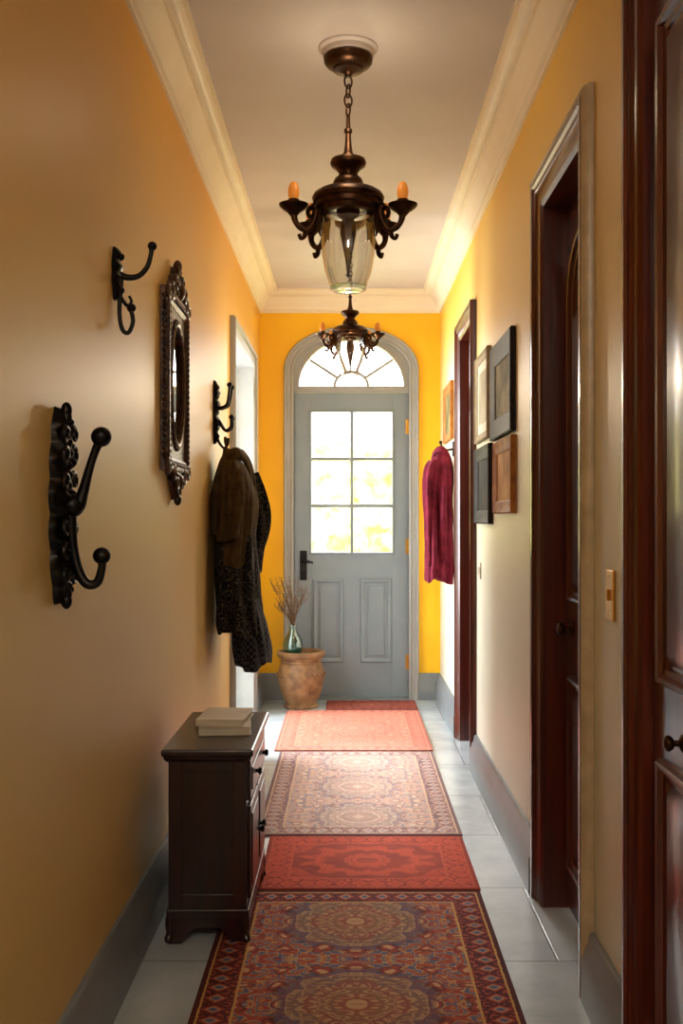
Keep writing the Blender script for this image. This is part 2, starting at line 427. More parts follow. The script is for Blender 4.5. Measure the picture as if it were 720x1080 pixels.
# ------------------------------------------------------------ mahogany doors
def mah_door(nm,dr,panels,knob,band=True,ks=1.0):
    y0,y1,h,rec,cw=dr
    e=empty(nm,right_M(0,0)); u0,u1=-y1,-y0
    CA=[(-.006,-.12),(-.006,.010),(.006,.018),(.016,.012),(.022,.016),(cw*.5,.018),(cw*.58,.026),(cw*.72,.026),(cw*.78,.034),(cw-.004,.034),(cw,.028),(cw,.001),(.001,.001),(.001,-.12)]
    MB().sweep(CA,[(u0,0,0),(u0,h,0),(u1,h,0),(u1,0,0)],n3).obj('casing',M_mah,e,smooth=True)
    if band:
        c=cw+.0005
        MB().sweep([(c,.001),(c,.030),(c+.006,.034),(c+.012,.028),(c+.020,.014),(c+.020,.001)],[(u0,0,0),(u0,h,0),(u1,h,0),(u1,0,0)],n3).obj('backband',M_band,e,smooth=True)
    s=MB(); s.box(u0+.007,u1-.007,.008,h-.008,-rec-.04,-rec); s.obj('slab',M_mah,e,bevel=.002)
    W=u1-u0; mo=MB()
    P=[(.012,-.001),(.012,.010),(.005,.020),(-.004,.018),(-.010,.008),(-.022,.005),(-.026,-.001)]
    for a,b_,c0,c1,arch in panels:
        a=u0+W*a; b_=u0+W*b_
        if arch:
            cx=(a+b_)/2; r=(b_-a)/2; pts=[(a,c0,-rec)]+[(cx-r*math.cos(pi*k/16),c1-r+r*math.sin(pi*k/16),-rec) for k in range(17)]+[(b_,c0,-rec)]
        else: pts=rect(a,b_,c0,c1,-rec)
        mo.sweep(P,pts,n3,True)
        top=c1-(b_-a)/2 if arch else c1
        bb=len(mo.v)
        for (du,w_) in ((.032,.0),(.056,.014)):
            mo.v+=[(a+du,c0+du,-rec+w_),(a+du,top-du,-rec+w_),(b_-du,top-du,-rec+w_),(b_-du,c0+du,-rec+w_)]
        for k in range(4): mo.f.append([bb+k,bb+(k+1)%4,bb+4+(k+1)%4,bb+4+k])
        mo.f.append([bb+4,bb+5,bb+6,bb+7])
    mo.obj('panel_moulding',M_mah,e,smooth=True)
    if knob:
        ku,kv=knob; s=MB()
        s.lathe([(r*ks,z*ks) for r,z in [(.028,0),(.030,.004),(.022,.010),(.010,.016),(.010,.030),(.020,.036),(.026,.046),(.024,.056),(.012,.063),(.0001,.064)]],c=(ku,kv,-rec),seg=24)
        s.obj('knob',M_bronze,e,smooth=True)
mah_door('door_3',DR[0],[(.10,.46,.16,.76,False),(.54,.90,.16,.76,False),(.10,.46,.94,2.3,False),(.54,.90,.94,2.3,False)],(-2.05,.83),band=False,ks=.62)
mah_door('door_4',DR[1],[(.15,.85,.16,.76,False),(.15,.85,1.02,2.15,True)],(-3.34,.92),ks=.8)
mah_door('door_5',DR[2],[(.13,.87,.16,.76,False),(.13,.87,1.02,2.15,True)],(-5.43,.95),band=False)

# ------------------------------------------------------------ chandelier
def chandelier(y,zref,S,x=-0.003):
    e=empty('chandelier',loc=(x,y,0))
    def P(l): return [(r*S,zref+z*S) for r,z in l]
    s=MB()
    s.lathe([(.0001,CEIL-.034),(.078,CEIL-.034),(.086,CEIL-.028),(.088,CEIL-.012),(.100,CEIL-.006),(.102,CEIL-.0005),(.0001,CEIL-.0005)],seg=48); s.obj('ceiling_rose',M_ceil,e,smooth=True)
    cz=CEIL-.035
    s=MB()
    s.lathe([(r,cz+z) for r,z in [(0.0001,-.068),(.010,-.066),(.014,-.056),(.026,-.050),(.050,-.044),(.054,-.036),(.062,-.034),(.074,-.026),(.082,-.016),(.084,0),(.0001,0)]],seg=40)
    s.obj('canopy',M_bronze,e,smooth=True)
    topz=zref+.285*S; ct_=cz-.064
    s=MB(); n=max(2,round((ct_-topz)/(.030*S))); stp=(ct_-topz)/n
    for i in range(n):
        zc=topz+stp*(i+.5); hl=stp*.5+.006*S; wl=.0125*S; pts=[]
        for k in range(20):
            a=2*pi*k/20; p=wl*math.cos(a); q=hl*math.sin(a)
            pts.append((p,p*.5,zc+q) if i%2 else (-p*.5,p,zc+q))
        s.tube(pts,.0034*S,6,1,closed=True)
    s.obj('chain',M_bronze,e,smooth=True)
    s=MB()
    s.lathe(P([(.0001,.29),(.006,.285),(.008,.24),(.014,.235),(.014,.225),(.009,.22),(.012,.18),(.016,.155),(.020,.15),(.020,.143),(.034,.138),(.058,.132),(.062,.120),(.058,.110),(.042,.098),(.032,.085),(.032,.078),(.046,.066),(.052,.052),(.050,.04),(.074,.034),(.10,.024),(.118,.012),(.124,.0),(.120,-.012),(.110,-.016),(.108,-.030),(.098,-.036),(.094,-.050),(.084,-.054),(.0001,-.04)]),seg=48)
    s.obj('body',M_bronze,e,smooth=True)
    s=MB()
    s.lathe(P([(.040,-.045),(.038,-.06),(.020,-.072),(.026,-.09),(.028,-.12),(.020,-.16),(.010,-.21),(.005,-.255),(.009,-.262),(.0001,-.272)]),seg=20)
    s.obj('centre_spindle',M_bronze,e,smooth=True)
    s=MB()
    s.lathe(P([(.086,-.05),(.090,-.10),(.091,-.16),(.086,-.21),(.078,-.255),(.064,-.295),(.058,-.305)]),seg=40,rib=lambda a,z:1+.012*math.cos(a*12))
    s.obj('glass_shade',M_shade,e,smooth=True,auto=False)
    s=MB(); s.lathe(P([(.060,-.300),(.064,-.305),(.062,-.312),(.054,-.316),(.0001,-.318)]),seg=32); s.obj('glass_base',M_shade,e,smooth=True)
    ar=MB(); dish=MB(); bulb=MB()
    for k,(ang,R,dz) in enumerate(((0,.186,0),(44,.182,-.035),(136,.182,-.035),(180,.186,0))):
        a=math.radians(ang); ca,sa=math.cos(a),math.sin(a)
        def q(r,z,o=0): return (r*ca*S,r*sa*S,zref+(z+o)*S)
        ar.tube([q(.085,-.012),q(.106,-.028),q(.114,-.07,dz),q(.137,-.105,dz),q(.163,-.100,dz),q(.180,-.078,dz),q(R,-.05,dz)],[r*S for r in (.015,.014,.012,.0105,.010,.010,.013)],10,8)
        ar.tube([q(.10,-.03),q(.124,-.028),q(.138,-.045),q(.130,-.064),q(.118,-.054),q(.12,-.045)],[r*S for r in (.010,.009,.008,.007,.007,.005)],8,6)
        ar.tube([q(.145,-.107,dz),q(.150,-.130,dz),q(.162,-.137,dz),q(.167,-.122,dz)],[r*S for r in (.009,.008,.006,.007)],8,6)
        ar.tube([q(.100,-.035),q(.098,-.07),q(.100,-.10),q(.094,-.13)],[r*S for r in (.012,.010,.007,.002)],8,6)
        ar.ball(q(.112,-.03),.018*S,12)
        dish.lathe([(r*S,(z+dz)*S) for r,z in [(.0001,-.060),(.014,-.058),(.022,-.048),(.034,-.040),(.048,-.028),(.051,-.020),(.046,-.018),(.030,-.026),(.017,-.024),(.017,-.008),(.020,-.004),(.014,-.002),(.0001,-.002)]],c=(R*ca*S,R*sa*S,zref),seg=24)
        bulb.lathe([(r*S,(z+dz)*S) for r,z in [(.014,-.004),(.0185,.008),(.020,.022),(.018,.038),(.012,.052),(.0001,.060)]],c=(R*ca*S,R*sa*S,zref),seg=16)
    ar.obj('arms',M_bronze,e,smooth=True); dish.obj('candle_cups',M_bronze,e,smooth=True); bulb.obj('candle_bulbs',M_bulb,e,smooth=True)
    return e
chandelier(3.56,2.366,1.0)
chandelier(5.5,2.265,.78,x=.006)

# ------------------------------------------------------------ coat hooks
def scroll(mb,c,r,turns,dirn,rad,w=0.0):
    pts=[];rr=[]
    for i in range(int(10*turns)+1):
        t=i/(10*turns); a=dirn*2*pi*turns*t; q=r*(1-t*.85)
        pts.append((c[0]+q*math.cos(a),c[1]+q*math.sin(a),c[2]+w*t)); rr.append(rad*(1-.45*t))
    mb.tube(pts,rr,7,2)
h=empty('coat_hook',left_M(2.245,1.30))
s=MB()
wf=lambda t:.012+.050*(math.sin(pi*t)**.55)*(.72+.28*abs(math.cos(t*pi*5.5)))
hf=lambda u,t:.020+.008*math.cos(u*9)*math.cos(t*40)+.005*math.cos(t*75+u*6)+.010*(1-u*u)
s.relief(-.213,.213,wf,hf,120,28)
for sg in (-1,1):
    for v,r in ((.155,.020),(.11,.024),(.055,.020),(-.05,.020),(-.10,.024),(-.15,.02)):
        scroll(s,(sg*.034,v,.026),r,1.4,sg*(1 if v>0 else -1),.0065,.01)
for v in (.19,.205,-.19,-.205): s.ball((0,v,.022),.012,12,(1,1.5,1))
s.ball((0,.0,.035),.026)
s.obj('backplate',M_iron,h,smooth=True)
s=MB()
s.tube([(0,.0,.02),(0,-.002,.045),(0,.03,.058),(0,.075,.070),(0,.115,.083),(0,.138,.093)],[.016,.016,.012,.0095,.009,.010],14)
s.ball((0,.148,.097),.022,20)
s.tube([(0,.01,.03),(0,-.03,.030),(0,-.09,.036),(0,-.14,.048),(0,-.168,.066),(0,-.165,.088),(0,-.135,.098),(0,-.115,.098)],[.016,.014,.011,.011,.011,.010,.009,.009],14)
s.ball((0,-.108,.098),.019,20); s.obj('arms',M_iron,h,smooth=True)

h=empty('coat_hook',left_M(2.80,1.93))
s=MB(); s.relief(-.072,.072,lambda t:.010+.026*math.sin(pi*t)**.6*(.8+.2*abs(math.cos(t*pi*3))),lambda u,t:.014+.006*(1-u*u)+.003*math.cos(t*30),50,14)
s.ball((0,.045,.018),.010); s.ball((0,-.045,.018),.010); s.obj('backplate',M_iron,h,smooth=True)
s=MB()
s.tube([(0,.0,.01),(0,-.01,.035),(0,-.006,.065),(0,.018,.088),(0,.050,.098),(0,.065,.100)],[.010,.009,.0075,.007,.0065,.007],12)
s.ball((0,.074,.102),.0125,16)
s.tube([(0,.0,.018),(0,-.05,.016),(0,-.11,.014),(0,-.15,.022),(0,-.158,.038),(0,-.13,.050),(0,-.10,.046)],[.009,.007,.006,.006,.006,.006,.006],12)
s.ball((0,-.072-.02,.046),.0125,16)
s.tube([(0,-.06,.016),(0,-.085,.034),(0,-.075,.046),(0,-.06,.04)],[.005,.005,.004,.004],8)
s.obj('arms',M_iron,h,smooth=True)

h=empty('coat_hook',left_M(4.86,1.77))
s=MB(); s.relief(-.15,.15,lambda t:.010+.032*math.sin(pi*t)**.6*(.7+.3*abs(math.cos(t*pi*4.5))),lambda u,t:.014+.010*(1-u*u)+.004*math.cos(t*50),70,14)
for sg in (-1,1):
    for v in (.09,.04,-.06): scroll(s,(sg*.024,v,.018),.016,1.3,sg,.005,.008)
s.obj('backplate',M_iron,h,smooth=True)
s=MB()
for sg in (-1,1):
    s.tube([(0,.02,.01),(sg*.01,.02,.04),(sg*.03,.035,.065),(sg*.045,.08,.075),(sg*.048,.11,.078)],[.010,.009,.007,.006,.006],10); s.ball((sg*.048,.122,.079),.013)
    s.tube([(0,-.02,.01),(sg*.01,-.05,.03),(sg*.02,-.085,.055),(sg*.028,-.07,.082),(sg*.03,-.035,.085)],[.010,.008,.007,.006,.006],10); s.ball((sg*.03,-.025,.085),.012)
s.tube([(0,-.08,.01),(0,-.13,.02),(0,-.165,.045),(0,-.15,.065),(0,-.12,.068)],[.008,.007,.006,.006,.006],10)
s.obj('arms',M_iron,h,smooth=True)

h=empty('coat_hook',right_M(6.36,1.70))
s=MB(); s.relief(-.05,.05,lambda t:.008+.016*math.sin(pi*t)**.6,lambda u,t:.012+.004*(1-u*u),24,8); s.obj('backplate',M_iron,h,smooth=True)
s=MB(); s.tube([(0,.0,.01),(0,-.005,.04),(0,.0,.07),(0,.03,.085)],[.008,.007,.006,.006],10); s.ball((0,.04,.087),.011); s.obj('arms',M_iron,h,smooth=True)

# ------------------------------------------------------------ wall mirror
def gilt():
    g=G('carved_walnut'); f=g.noise(28,5)
    g.color(g.ramp(f,[(.3,lin((34,20,12))),(.6,lin((72,42,24))),(.8,lin((116,74,42)))])); g.set(Roughness=.36,Metallic=.35)
    g.bump(g.noise(60,4),.5,.006); return g.mat
M_carv=gilt()
gm=G('mirror_silver'); gm.color(lin((225,225,225))); gm.set(Metallic=1.0,Roughness=.03); M_mirror=gm.mat
m=empty('wall_mirror',left_M(3.70,1.745))
a,b_=.178,.265
s=MB()
s.sweep([(-.004,0),(-.004,.020),(.008,.028),(.016,.022),(.028,.032),(.038,.032),(.044,.022),(.044,0)],rect(-a,a,-b_,b_,0),n3,True)
for sg in (-1,1):
    for i in range(27):
        v=-b_+.53*i/26; s.ball((sg*(a+.020),v,.028),.009,8,(.9,1.0,.8))
        s.ball((sg*(a+.044),v+.010,.016),.011,8,(.7,.9,.8))
    for i in range(18):
        u=-a+.356*i/17; s.ball((u,sg*(b_+.020),.028),.009,8,(1,.9,.8))
s.obj('outer_frame',M_carv,m,smooth=True)
s=MB(); N=64
oval=[(-.135*math.cos(2*pi*i/N),.215*math.sin(2*pi*i/N)) for i in range(N)]
def sq(i):
    c,d=-math.cos(2*pi*i/N),math.sin(2*pi*i/N); k=max(abs(c),abs(d)); return (c/k*a,d/k*b_)
s.strip(oval+[oval[0]],[sq(i) for i in range(N)]+[sq(0)],.004,.018,lambda u,v,w_:(u,v,w_))
s.tube([(p[0],p[1],.020) for p in oval],.010,8,1,closed=True)
for i in range(N): s.ball((oval[i][0]*1.09,oval[i][1]*1.06,.020),.006,6)
s.obj('oval_mat',M_carv,m,smooth=True)
s=MB(); s.strip([(p[0],p[1]) for p in oval[:33]],[(p[0],-p[1]) for p in oval[:33]],.006,.012,lambda u,v,w_:(u,v,w_)); s.obj('mirror_glass',M_mirror,m)
s=MB()
s.relief(b_+.02,b_+.155,lambda t:.010+.185*(1-t)**1.2*(.78+.22*abs(math.cos(t*14))),lambda u,t:.020+.010*math.cos(u*14)*math.cos(t*12)+.006*(1-u*u),50,30)
for sg in (-1,1):
    scroll(s,(sg*.15,b_+.045,.026),.034,1.6,sg,.010,.008); scroll(s,(sg*.095,b_+.075,.030),.030,1.5,-sg,.009,.008)
    scroll(s,(sg*.045,b_+.105,.03),.024,1.4,sg,.008,.008); scroll(s,(sg*.018,b_+.140,.026),.014,1.3,-sg,.006,.006)
    for v in (-.25,0,.25): scroll(s,(sg*(a+.046),v,.018),.022,1.4,sg,.008,.005)
    scroll(s,(sg*(a+.03),b_+.03,.024),.03,1.5,sg,.010,.006); scroll(s,(sg*(a+.03),-b_-.03,.024),.03,1.5,-sg,.010,.006)
s.ball((0,b_+.155,.022),.016,12,(1,1.6,1)); s.ball((0,b_+.07,.030),.028,14,(1,1.3,.7))
s.obj('crest',M_carv,m,smooth=True)
s=MB()
s.relief(-b_-.14,-b_-.02,lambda t:.008+.165*t**1.3*(.8+.2*abs(math.cos(t*12))),lambda u,t:.020+.010*math.cos(u*14)*math.cos(t*10)+.006*(1-u*u),40,30)
for sg in (-1,1): scroll(s,(sg*.11,-b_-.05,.026),.032,1.6,-sg,.009,.008); scroll(s,(sg*.05,-b_-.08,.026),.026,1.5,sg,.008,.008); scroll(s,(sg*.02,-b_-.115,.024),.016,1.4,-sg,.006,.006)
s.ball((0,-b_-.14,.022),.014,12,(1,1.5,1)); s.obj('apron',M_carv,m,smooth=True)

# ------------------------------------------------------------ garments
def cloth_mat(name,c1,c2,c3=None,pat=0,scale=30):
    g=G(name)
    if pat==1:   # arabesque print
        n=g.noise(scale*.55,2); w_=g.m('SINE',g.m('MULTIPLY',n,70))
        v=g.n('ShaderNodeTexVoronoi'); v.inputs['Scale'].default_value=scale
        g.nt.links.new(g.tc.outputs['Object'],v.inputs['Vector'])
        c=g.ramp(w_,[(.40,lin(c1)),(.62,lin(c2)),(.9,lin(c3))])
        g.color(g.mix(g.m('LESS_THAN',v.outputs[0],.16),c,lin(c3)))
    elif pat==2: # knit checks
        ch=g.n('ShaderNodeTexChecker'); ch.inputs['Scale'].default_value=scale*2.6
        g.nt.links.new(g.tc.outputs['Object'],ch.inputs[0]); ch.inputs[1].default_value=lin(c1); ch.inputs[2].default_value=lin(c2); g.color(ch.outputs[0])
    else:
        g.color(g.ramp(g.noise(scale,5),[(.3,lin(c1)),(.7,lin(c2))]))
    g.set(Roughness=.88); g.bsdf.inputs['Specular IOR Level'].default_value=.2
    g.bump(g.noise(220,3),.4,.004); return g.mat
M_olive=cloth_mat('olive_wool',(52,40,18),(80,61,31))
M_print=cloth_mat('printed_wool',(12,11,12),(30,27,26),(76,68,54),1,28)
M_knit=cloth_mat('charcoal_knit',(14,14,17),(58,58,62),None,2,26)
M_mar=cloth_mat('maroon_wool',(88,18,36),(124,32,54),(70,14,28),0,18)

def loft(mb,rings,seg=96,folds=9,amp=.12,seed=0,ph=1.3,n=8):
    """rings: (cx,cy,z,ax,ay,foldscale)"""
    R=catmull(rings,n); b=len(mb.v); rnd=random.Random(seed); p1,p2,p3=[rnd.uniform(0,6) for _ in range(3)]
    for (cx,cy,z,ax,ay,fs) in R:
        for k in range(seg):
            a=2*pi*k/seg
            c,d=math.cos(a),math.sin(a)
            nz=mnoise.noise(Vector((c*2.2+p1,d*2.2+p2,z*3.2)))*1.1+mnoise.noise(Vector((c*5+p3,d*5,z*9)))*.55
            fo=math.sin(folds*a+p1+ph*math.sin(3*z+p2)); fo=math.copysign(abs(fo)**.7,fo)
            f=1+fs*amp*(.6*fo+.35*math.sin((folds-4)*a+p2+z*2)+.9*nz)
            mb.v.append((cx+ax*f*math.copysign(abs(c)**.85,c),cy+ay*f*math.copysign(abs(d)**.85,d),z+.016*fs*math.sin(3*a+p1)))
    for i in range(len(R)-1):
        for k in range(seg):
            l=(k+1)%seg; mb.f.append([b+i*seg+k,b+i*seg+l,b+(i+1)*seg+l,b+(i+1)*seg+k])
    mb.f.append([b+k for k in range(seg)][::-1]); mb.f.append([b+(len(R)-1)*seg+k for k in range(seg)])
c=empty('hanging_coat')
s=MB()  # printed long coat under
loft(s,[(-.545,4.88,1.50,.05,.07,.2),(-.53,4.88,1.42,.075,.17,.5),(-.525,4.86,1.30,.088,.215,.8),(-.52,4.86,1.10,.092,.235,1),(-.515,4.86,.92,.094,.25,1),(-.510,4.86,.80,.096,.265,1.1),(-.505,4.86,.755,.097,.265,1.1)],folds=9,amp=.15,seed=3)
s.obj('body',M_print,c,smooth=True,auto=False)
s=MB()  # olive jacket draped over
loft(s,[(-.57,4.87,1.60,.018,.02,.1),(-.56,4.87,1.57,.03,.05,.2),(-.545,4.86,1.53,.055,.12,.4),(-.53,4.84,1.46,.080,.18,.7),(-.525,4.81,1.38,.092,.20,1),(-.525,4.79,1.28,.092,.20,1),(-.53,4.77,1.19,.086,.19,1.1)],folds=8,amp=.17,seed=5)
s.obj('jacket_shell',M_olive,c,smooth=True,auto=False)
s=MB()  # sleeves
loft(s,[(-.51,4.72,1.50,.04,.05,.4),(-.505,4.68,1.40,.05,.06,.8),(-.51,4.66,1.27,.05,.06,1),(-.515,4.66,1.15,.048,.058,1),(-.52,4.66,1.06,.045,.055,.6)],folds=5,amp=.24,seed=8,seg=48)
s.obj('sleeve_near',M_olive,c,smooth=True,auto=False)
s=MB()
loft(s,[(-.47,4.97,1.49,.04,.05,.4),(-.448,5.0,1.40,.048,.06,.8),(-.424,5.02,1.29,.046,.065,1),(-.430,5.03,1.20,.044,.06,1),(-.455,5.02,1.12,.046,.06,.6),(-.46,5.02,1.02,.040,.06,.6)],folds=5,amp=.25,seed=9,seg=48)
s.obj('sleeve_far',M_print,c,smooth=True,auto=False)
s=MB()  # collar and hanging loop
s.tube([(-.57,4.80,1.53),(-.52,4.79,1.575),(-.49,4.84,1.56),(-.47,4.87,1.51),(-.455,4.87,1.44),(-.44,4.87,1.36)],[.02,.030,.030,.026,.02,.012],12,flat=.5)
s.tube([(-.57,4.93,1.53),(-.52,4.94,1.575),(-.49,4.91,1.56),(-.465,4.90,1.51),(-.45,4.90,1.44),(-.438,4.89,1.36)],[.02,.030,.030,.026,.02,.012],12,flat=.5)
s.tube([(-.57,4.86,1.59),(-.575,4.86,1.65),(-.578,4.86,1.635),(-.565,4.87,1.58)],.006,8)
s.obj('collar',M_olive,c,smooth=True)
s=MB()  # knit scarf end
loft(s,[(-.475,4.86,.90,.050,.15,.5),(-.465,4.86,.80,.07,.20,.9),(-.455,4.86,.70,.080,.215,1),(-.450,4.87,.62,.080,.21,1),(-.448,4.87,.60,.078,.205,1)],folds=11,amp=.12,seed=12)
s.obj('scarf',M_knit,c,smooth=True,auto=False)

c=empty('hanging_jacket')
s=MB()
dz=-.045
loft(s,[(.570,6.36,1.745+dz,.016,.02,.1),(.567,6.36,1.72+dz,.035,.05,.3),(.560,6.36,1.67+dz,.060,.10,.5),(.556,6.36,1.55+dz,.072,.14,1),(.553,6.36,1.35,.074,.15,1),(.552,6.36,1.15,.075,.15,1.1),(.55,6.36,.95,.077,.155,1.2),(.55,6.36,.90,.075,.15,1.2)],folds=9,amp=.16,seed=21)
s.obj('body',M_mar,c,smooth=True,auto=False)
s=MB()
loft(s,[(.51,6.30,1.67+dz,.03,.04,.4),(.49,6.27,1.55,.038,.05,.9),(.488,6.27,1.35,.038,.05,1),(.492,6.27,1.12,.036,.05,1),(.495,6.27,1.0,.036,.048,.7)],folds=5,amp=.25,seed=22,seg=48)
s.obj('sleeve',M_mar,c,smooth=True,auto=False)
s=MB(); s.tube([(.60,6.30,1.70+dz),(.56,6.29,1.74+dz),(.525,6.33,1.73+dz),(.51,6.37,1.68+dz),(.50,6.38,1.60+dz)],[.015,.02,.022,.02,.008],10,flat=.5); s.obj('collar',M_mar,c,smooth=True)

# ------------------------------------------------------------ cabinet
cx0,cx1,cy0,cy1,ct=-.560,-.285,3.10,3.72,.585
c=empty('bedside_cabinet')
s=MB(); s.box(cx0,cx1,cy0,cy1,ct-.022,ct); s.obj('top',M_mahd,c,bevel=.006)
s=MB(); s.sweep([(0,0),(.012,0),(.010,-.008),(.004,-.016),(0,-.018)],[(cx0+.018,cy0+.018,ct-.022),(cx0+.018,cy1-.018,ct-.022),(cx1-.018,cy1-.018,ct-.022),(cx1-.018,cy0+.018,ct-.022)],n3,True); s.obj('cornice',M_mahd,c,smooth=True)
bx0,bx1,by0,by1=cx0+.02,cx1-.022,cy0+.022,cy1-.022
s=MB(); s.box(bx0,bx1,by0,by1,.085,ct-.022)
s.box(bx0-.006,bx1+.008,by0-.008,by1+.008,.075,.105); s.obj('carcass',M_mahd,c,bevel=.003)
s=MB()
for q in ((bx0,bx0+.04,.105,ct-.03),(bx1-.04,bx1,.105,ct-.03)): s.box(q[0],q[1],by0-.006,by0,q[2],q[3])
s.box(bx0+.04,bx1-.04,by0-.006,by0,.105,.15); s.box(bx0+.04,bx1-.04,by0-.006,by0,ct-.07,ct-.03)
s.obj('side_panel',M_mahd,c,bevel=.002)
s=MB()
s.box(bx1,bx1+.010,by0+.03,by1-.03,.42,.54)
s.box(bx1,bx1+.010,by0+.03,(by0+by1)/2-.006,.125,.405); s.box(bx1,bx1+.010,(by0+by1)/2+.006,by1-.03,.125,.405)
s.box(bx1+.010,bx1+.014,by0+.06,by1-.06,.445,.515)
s.box(bx1+.010,bx1+.014,by0+.06,(by0+by1)/2-.035,.155,.375); s.box(bx1+.010,bx1+.014,(by0+by1)/2+.035,by1-.06,.155,.375)
s.obj('drawer_and_doors',M_mahd,c,bevel=.003)
s=MB()
kp=[(.006,0),(.006,.008),(.011,.012),(.012,.016),(.008,.021),(.0001,.022)]
for y,z in ((by0+.16,.48),(by1-.16,.48),((by0+by1)/2-.03,.27),((by0+by1)/2+.03,.27)): s.lathe(kp,c=(bx1+.012,y,z),seg=14,axis=0)
s.obj('knobs',M_iron,c,smooth=True)
# bracket plinth: scalloped skirt + shaped corner feet
s=MB()
def skirt(p0,p1,L):
    n=24; top=[];bot=[]
    for i in range(n+1):
        t=i/n; e_=min(t,1-t)*L
        h_=.002 if e_<.045 else .002+.048*min(1,((e_-.045)/.035))**.6
        top.append((t,.078)); bot.append((t,h_))
    return top,bot
for fixed,axis in ((by0-.006,'x'),(by1-.006,'x'),(bx1-.006,'y'),(bx0-.006,'y')):
    if axis=='x':
        t,bm_=skirt(0,1,bx1-bx0); s.strip(t,bm_,0,.012,lambda u,v,w_,f=fixed:(bx0+(bx1-bx0)*u,f+w_,v))
    else:
        t,bm_=skirt(0,1,by1-by0); s.strip(t,bm_,0,.012,lambda u,v,w_,f=fixed:(f+w_,by0+(by1-by0)*u,v))
s.obj('plinth',M_mahd,c)
s=MB()
for fx,sx_ in ((bx0+.004,-1),(bx1-.004,1)):
    for fy,sy in ((by0+.004,-1),(by1-.004,1)):
        s.tube([(fx,fy,.080),(fx,fy,.055),(fx,fy,.03),(fx+sx_*.006,fy+sy*.006,.012),(fx+sx_*.010,fy+sy*.010,.006)],[.014,.015,.012,.012,.006],12,6)
s.obj('feet',M_mahd,c,smooth=True)
# books
M_cover=simple('cream_cover',(196,184,162),(212,202,182),.5,scale=10,bump=0)
M_page=simple('page_edges',(222,212,192),(190,180,160),.8,scale=6,bump=.3,stretch=(1,1,90))
bk=empty('book_stack',Matrix.Translation((-.405,3.42,ct+.001)))
def book(z,w_,l,t,rot,nm):
    M=Matrix.Rotation(rot,4,'Z')
    def tr(mb):
        mb.v=[tuple(M@Vector(p)) for p in mb.v]; return mb
    tr(MB().box(-w_/2,w_/2,-l/2,l/2,z,z+.003).box(-w_/2,w_/2,-l/2,l/2,z+t-.003,z+t).box(-w_/2,-w_/2+.003,-l/2,l/2,z,z+t)).obj(nm+'_cover',M_cover,bk,bevel=.001)
    tr(MB().box(-w_/2+.003,w_/2-.004,-l/2+.004,l/2-.004,z+.003,z+t-.003)).obj(nm+'_pages',M_page,bk)
book(0,.165,.24,.026,.10,'lower'); book(.0265,.155,.215,.022,-.06,'upper')

# ------------------------------------------------------------ pot, vase, dried grass
def pot_mat():
    g=G('terracotta'); f=g.noise(14,6)
    g.color(g.ramp(f,[(.3,lin((104,72,46))),(.55,lin((144,108,72))),(.8,lin((170,134,94)))])); g.set(Roughness=.5); g.bump(f,.4,.006); return g.mat
M_pot=pot_mat()
px,py=-.325,7.07
p=empty('terracotta_pot',loc=(px,py,0))
s=MB()
s.lathe([(.0001,.0),(.110,.0),(.118,.004),(.120,.016),(.104,.024),(.104,.032),(.122,.06),(.142,.12),(.155,.18),(.158,.225),(.150,.265),(.136,.292),(.134,.300),(.140,.304),(.140,.314),(.135,.318),(.138,.330),(.158,.346),(.164,.356),(.164,.372),(.156,.380),(.142,.380),(.130,.366),(.124,.335),(.0001,.330)],seg=48)
s.obj('body',M_pot,p,smooth=True)
s=MB()
for k in range(24):
    a=2*pi*k/24
    s.tube([(.156*math.cos(a),.156*math.sin(a),.238),(.163*math.cos(a+.1),.163*math.sin(a+.1),.225),(.156*math.cos(a+.2),.156*math.sin(a+.2),.212)],.005,6,3)
s.obj('relief_band',M_pot,p,smooth=True)
M_soil=simple('soil',(34,22,15),(58,40,28),.95,scale=60,bump=.8,bd=.01)
MB().lathe([(.122,.331),(.12,.345),(.06,.350),(.0001,.351)],seg=32).obj('soil',M_soil,p,smooth=True)
v=empty('glass_vase',loc=(px-.055,py-.03,.352))
MB().lathe([(.0001,.001),(.03,.001),(.05,.010),(.066,.04),(.069,.075),(.060,.115),(.036,.150),(.024,.170),(.022,.195),(.030,.208),(.027,.208),(.019,.195),(.021,.170),(.033,.150),(.056,.115),(.065,.075),(.062,.04),(.046,.013),(.0001,.006)],seg=32).obj('body',M_teal,v,smooth=True,auto=False)
M_grass=simple('dried_grass',(76,54,38),(126,98,68),.9,scale=40,bump=0)
gr=empty('dried_grass_spray',loc=(px-.055,py-.03,.352))
s=MB()
for k in range(60):
    a=random.uniform(0,2*pi); R=random.uniform(.03,.15); hgt=random.uniform(.32,.54)
    ex,ey=R*math.cos(a)-.015,R*math.sin(a)*.7-.03
    ex=max(ex,-.20)
    s.tube([(0,0,.02),(ex*.06,ey*.06,.2),(ex*.45,ey*.45,.2+(hgt-.2)*.55),(ex,ey,hgt)],[.0016,.0016,.0014,.0009],5,5)
    for j in range(5):
        t=.72+.06*j; cx_,cy_,cz_=ex*t,ey*t,.2+(hgt-.2)*t
        s.tube([(cx_,cy_,cz_),(cx_+random.uniform(-.02,.02),cy_+random.uniform(-.02,.02),cz_+random.uniform(.01,.035))],[.0024,.0005],4,1)
s.obj('stalks',M_grass,gr)

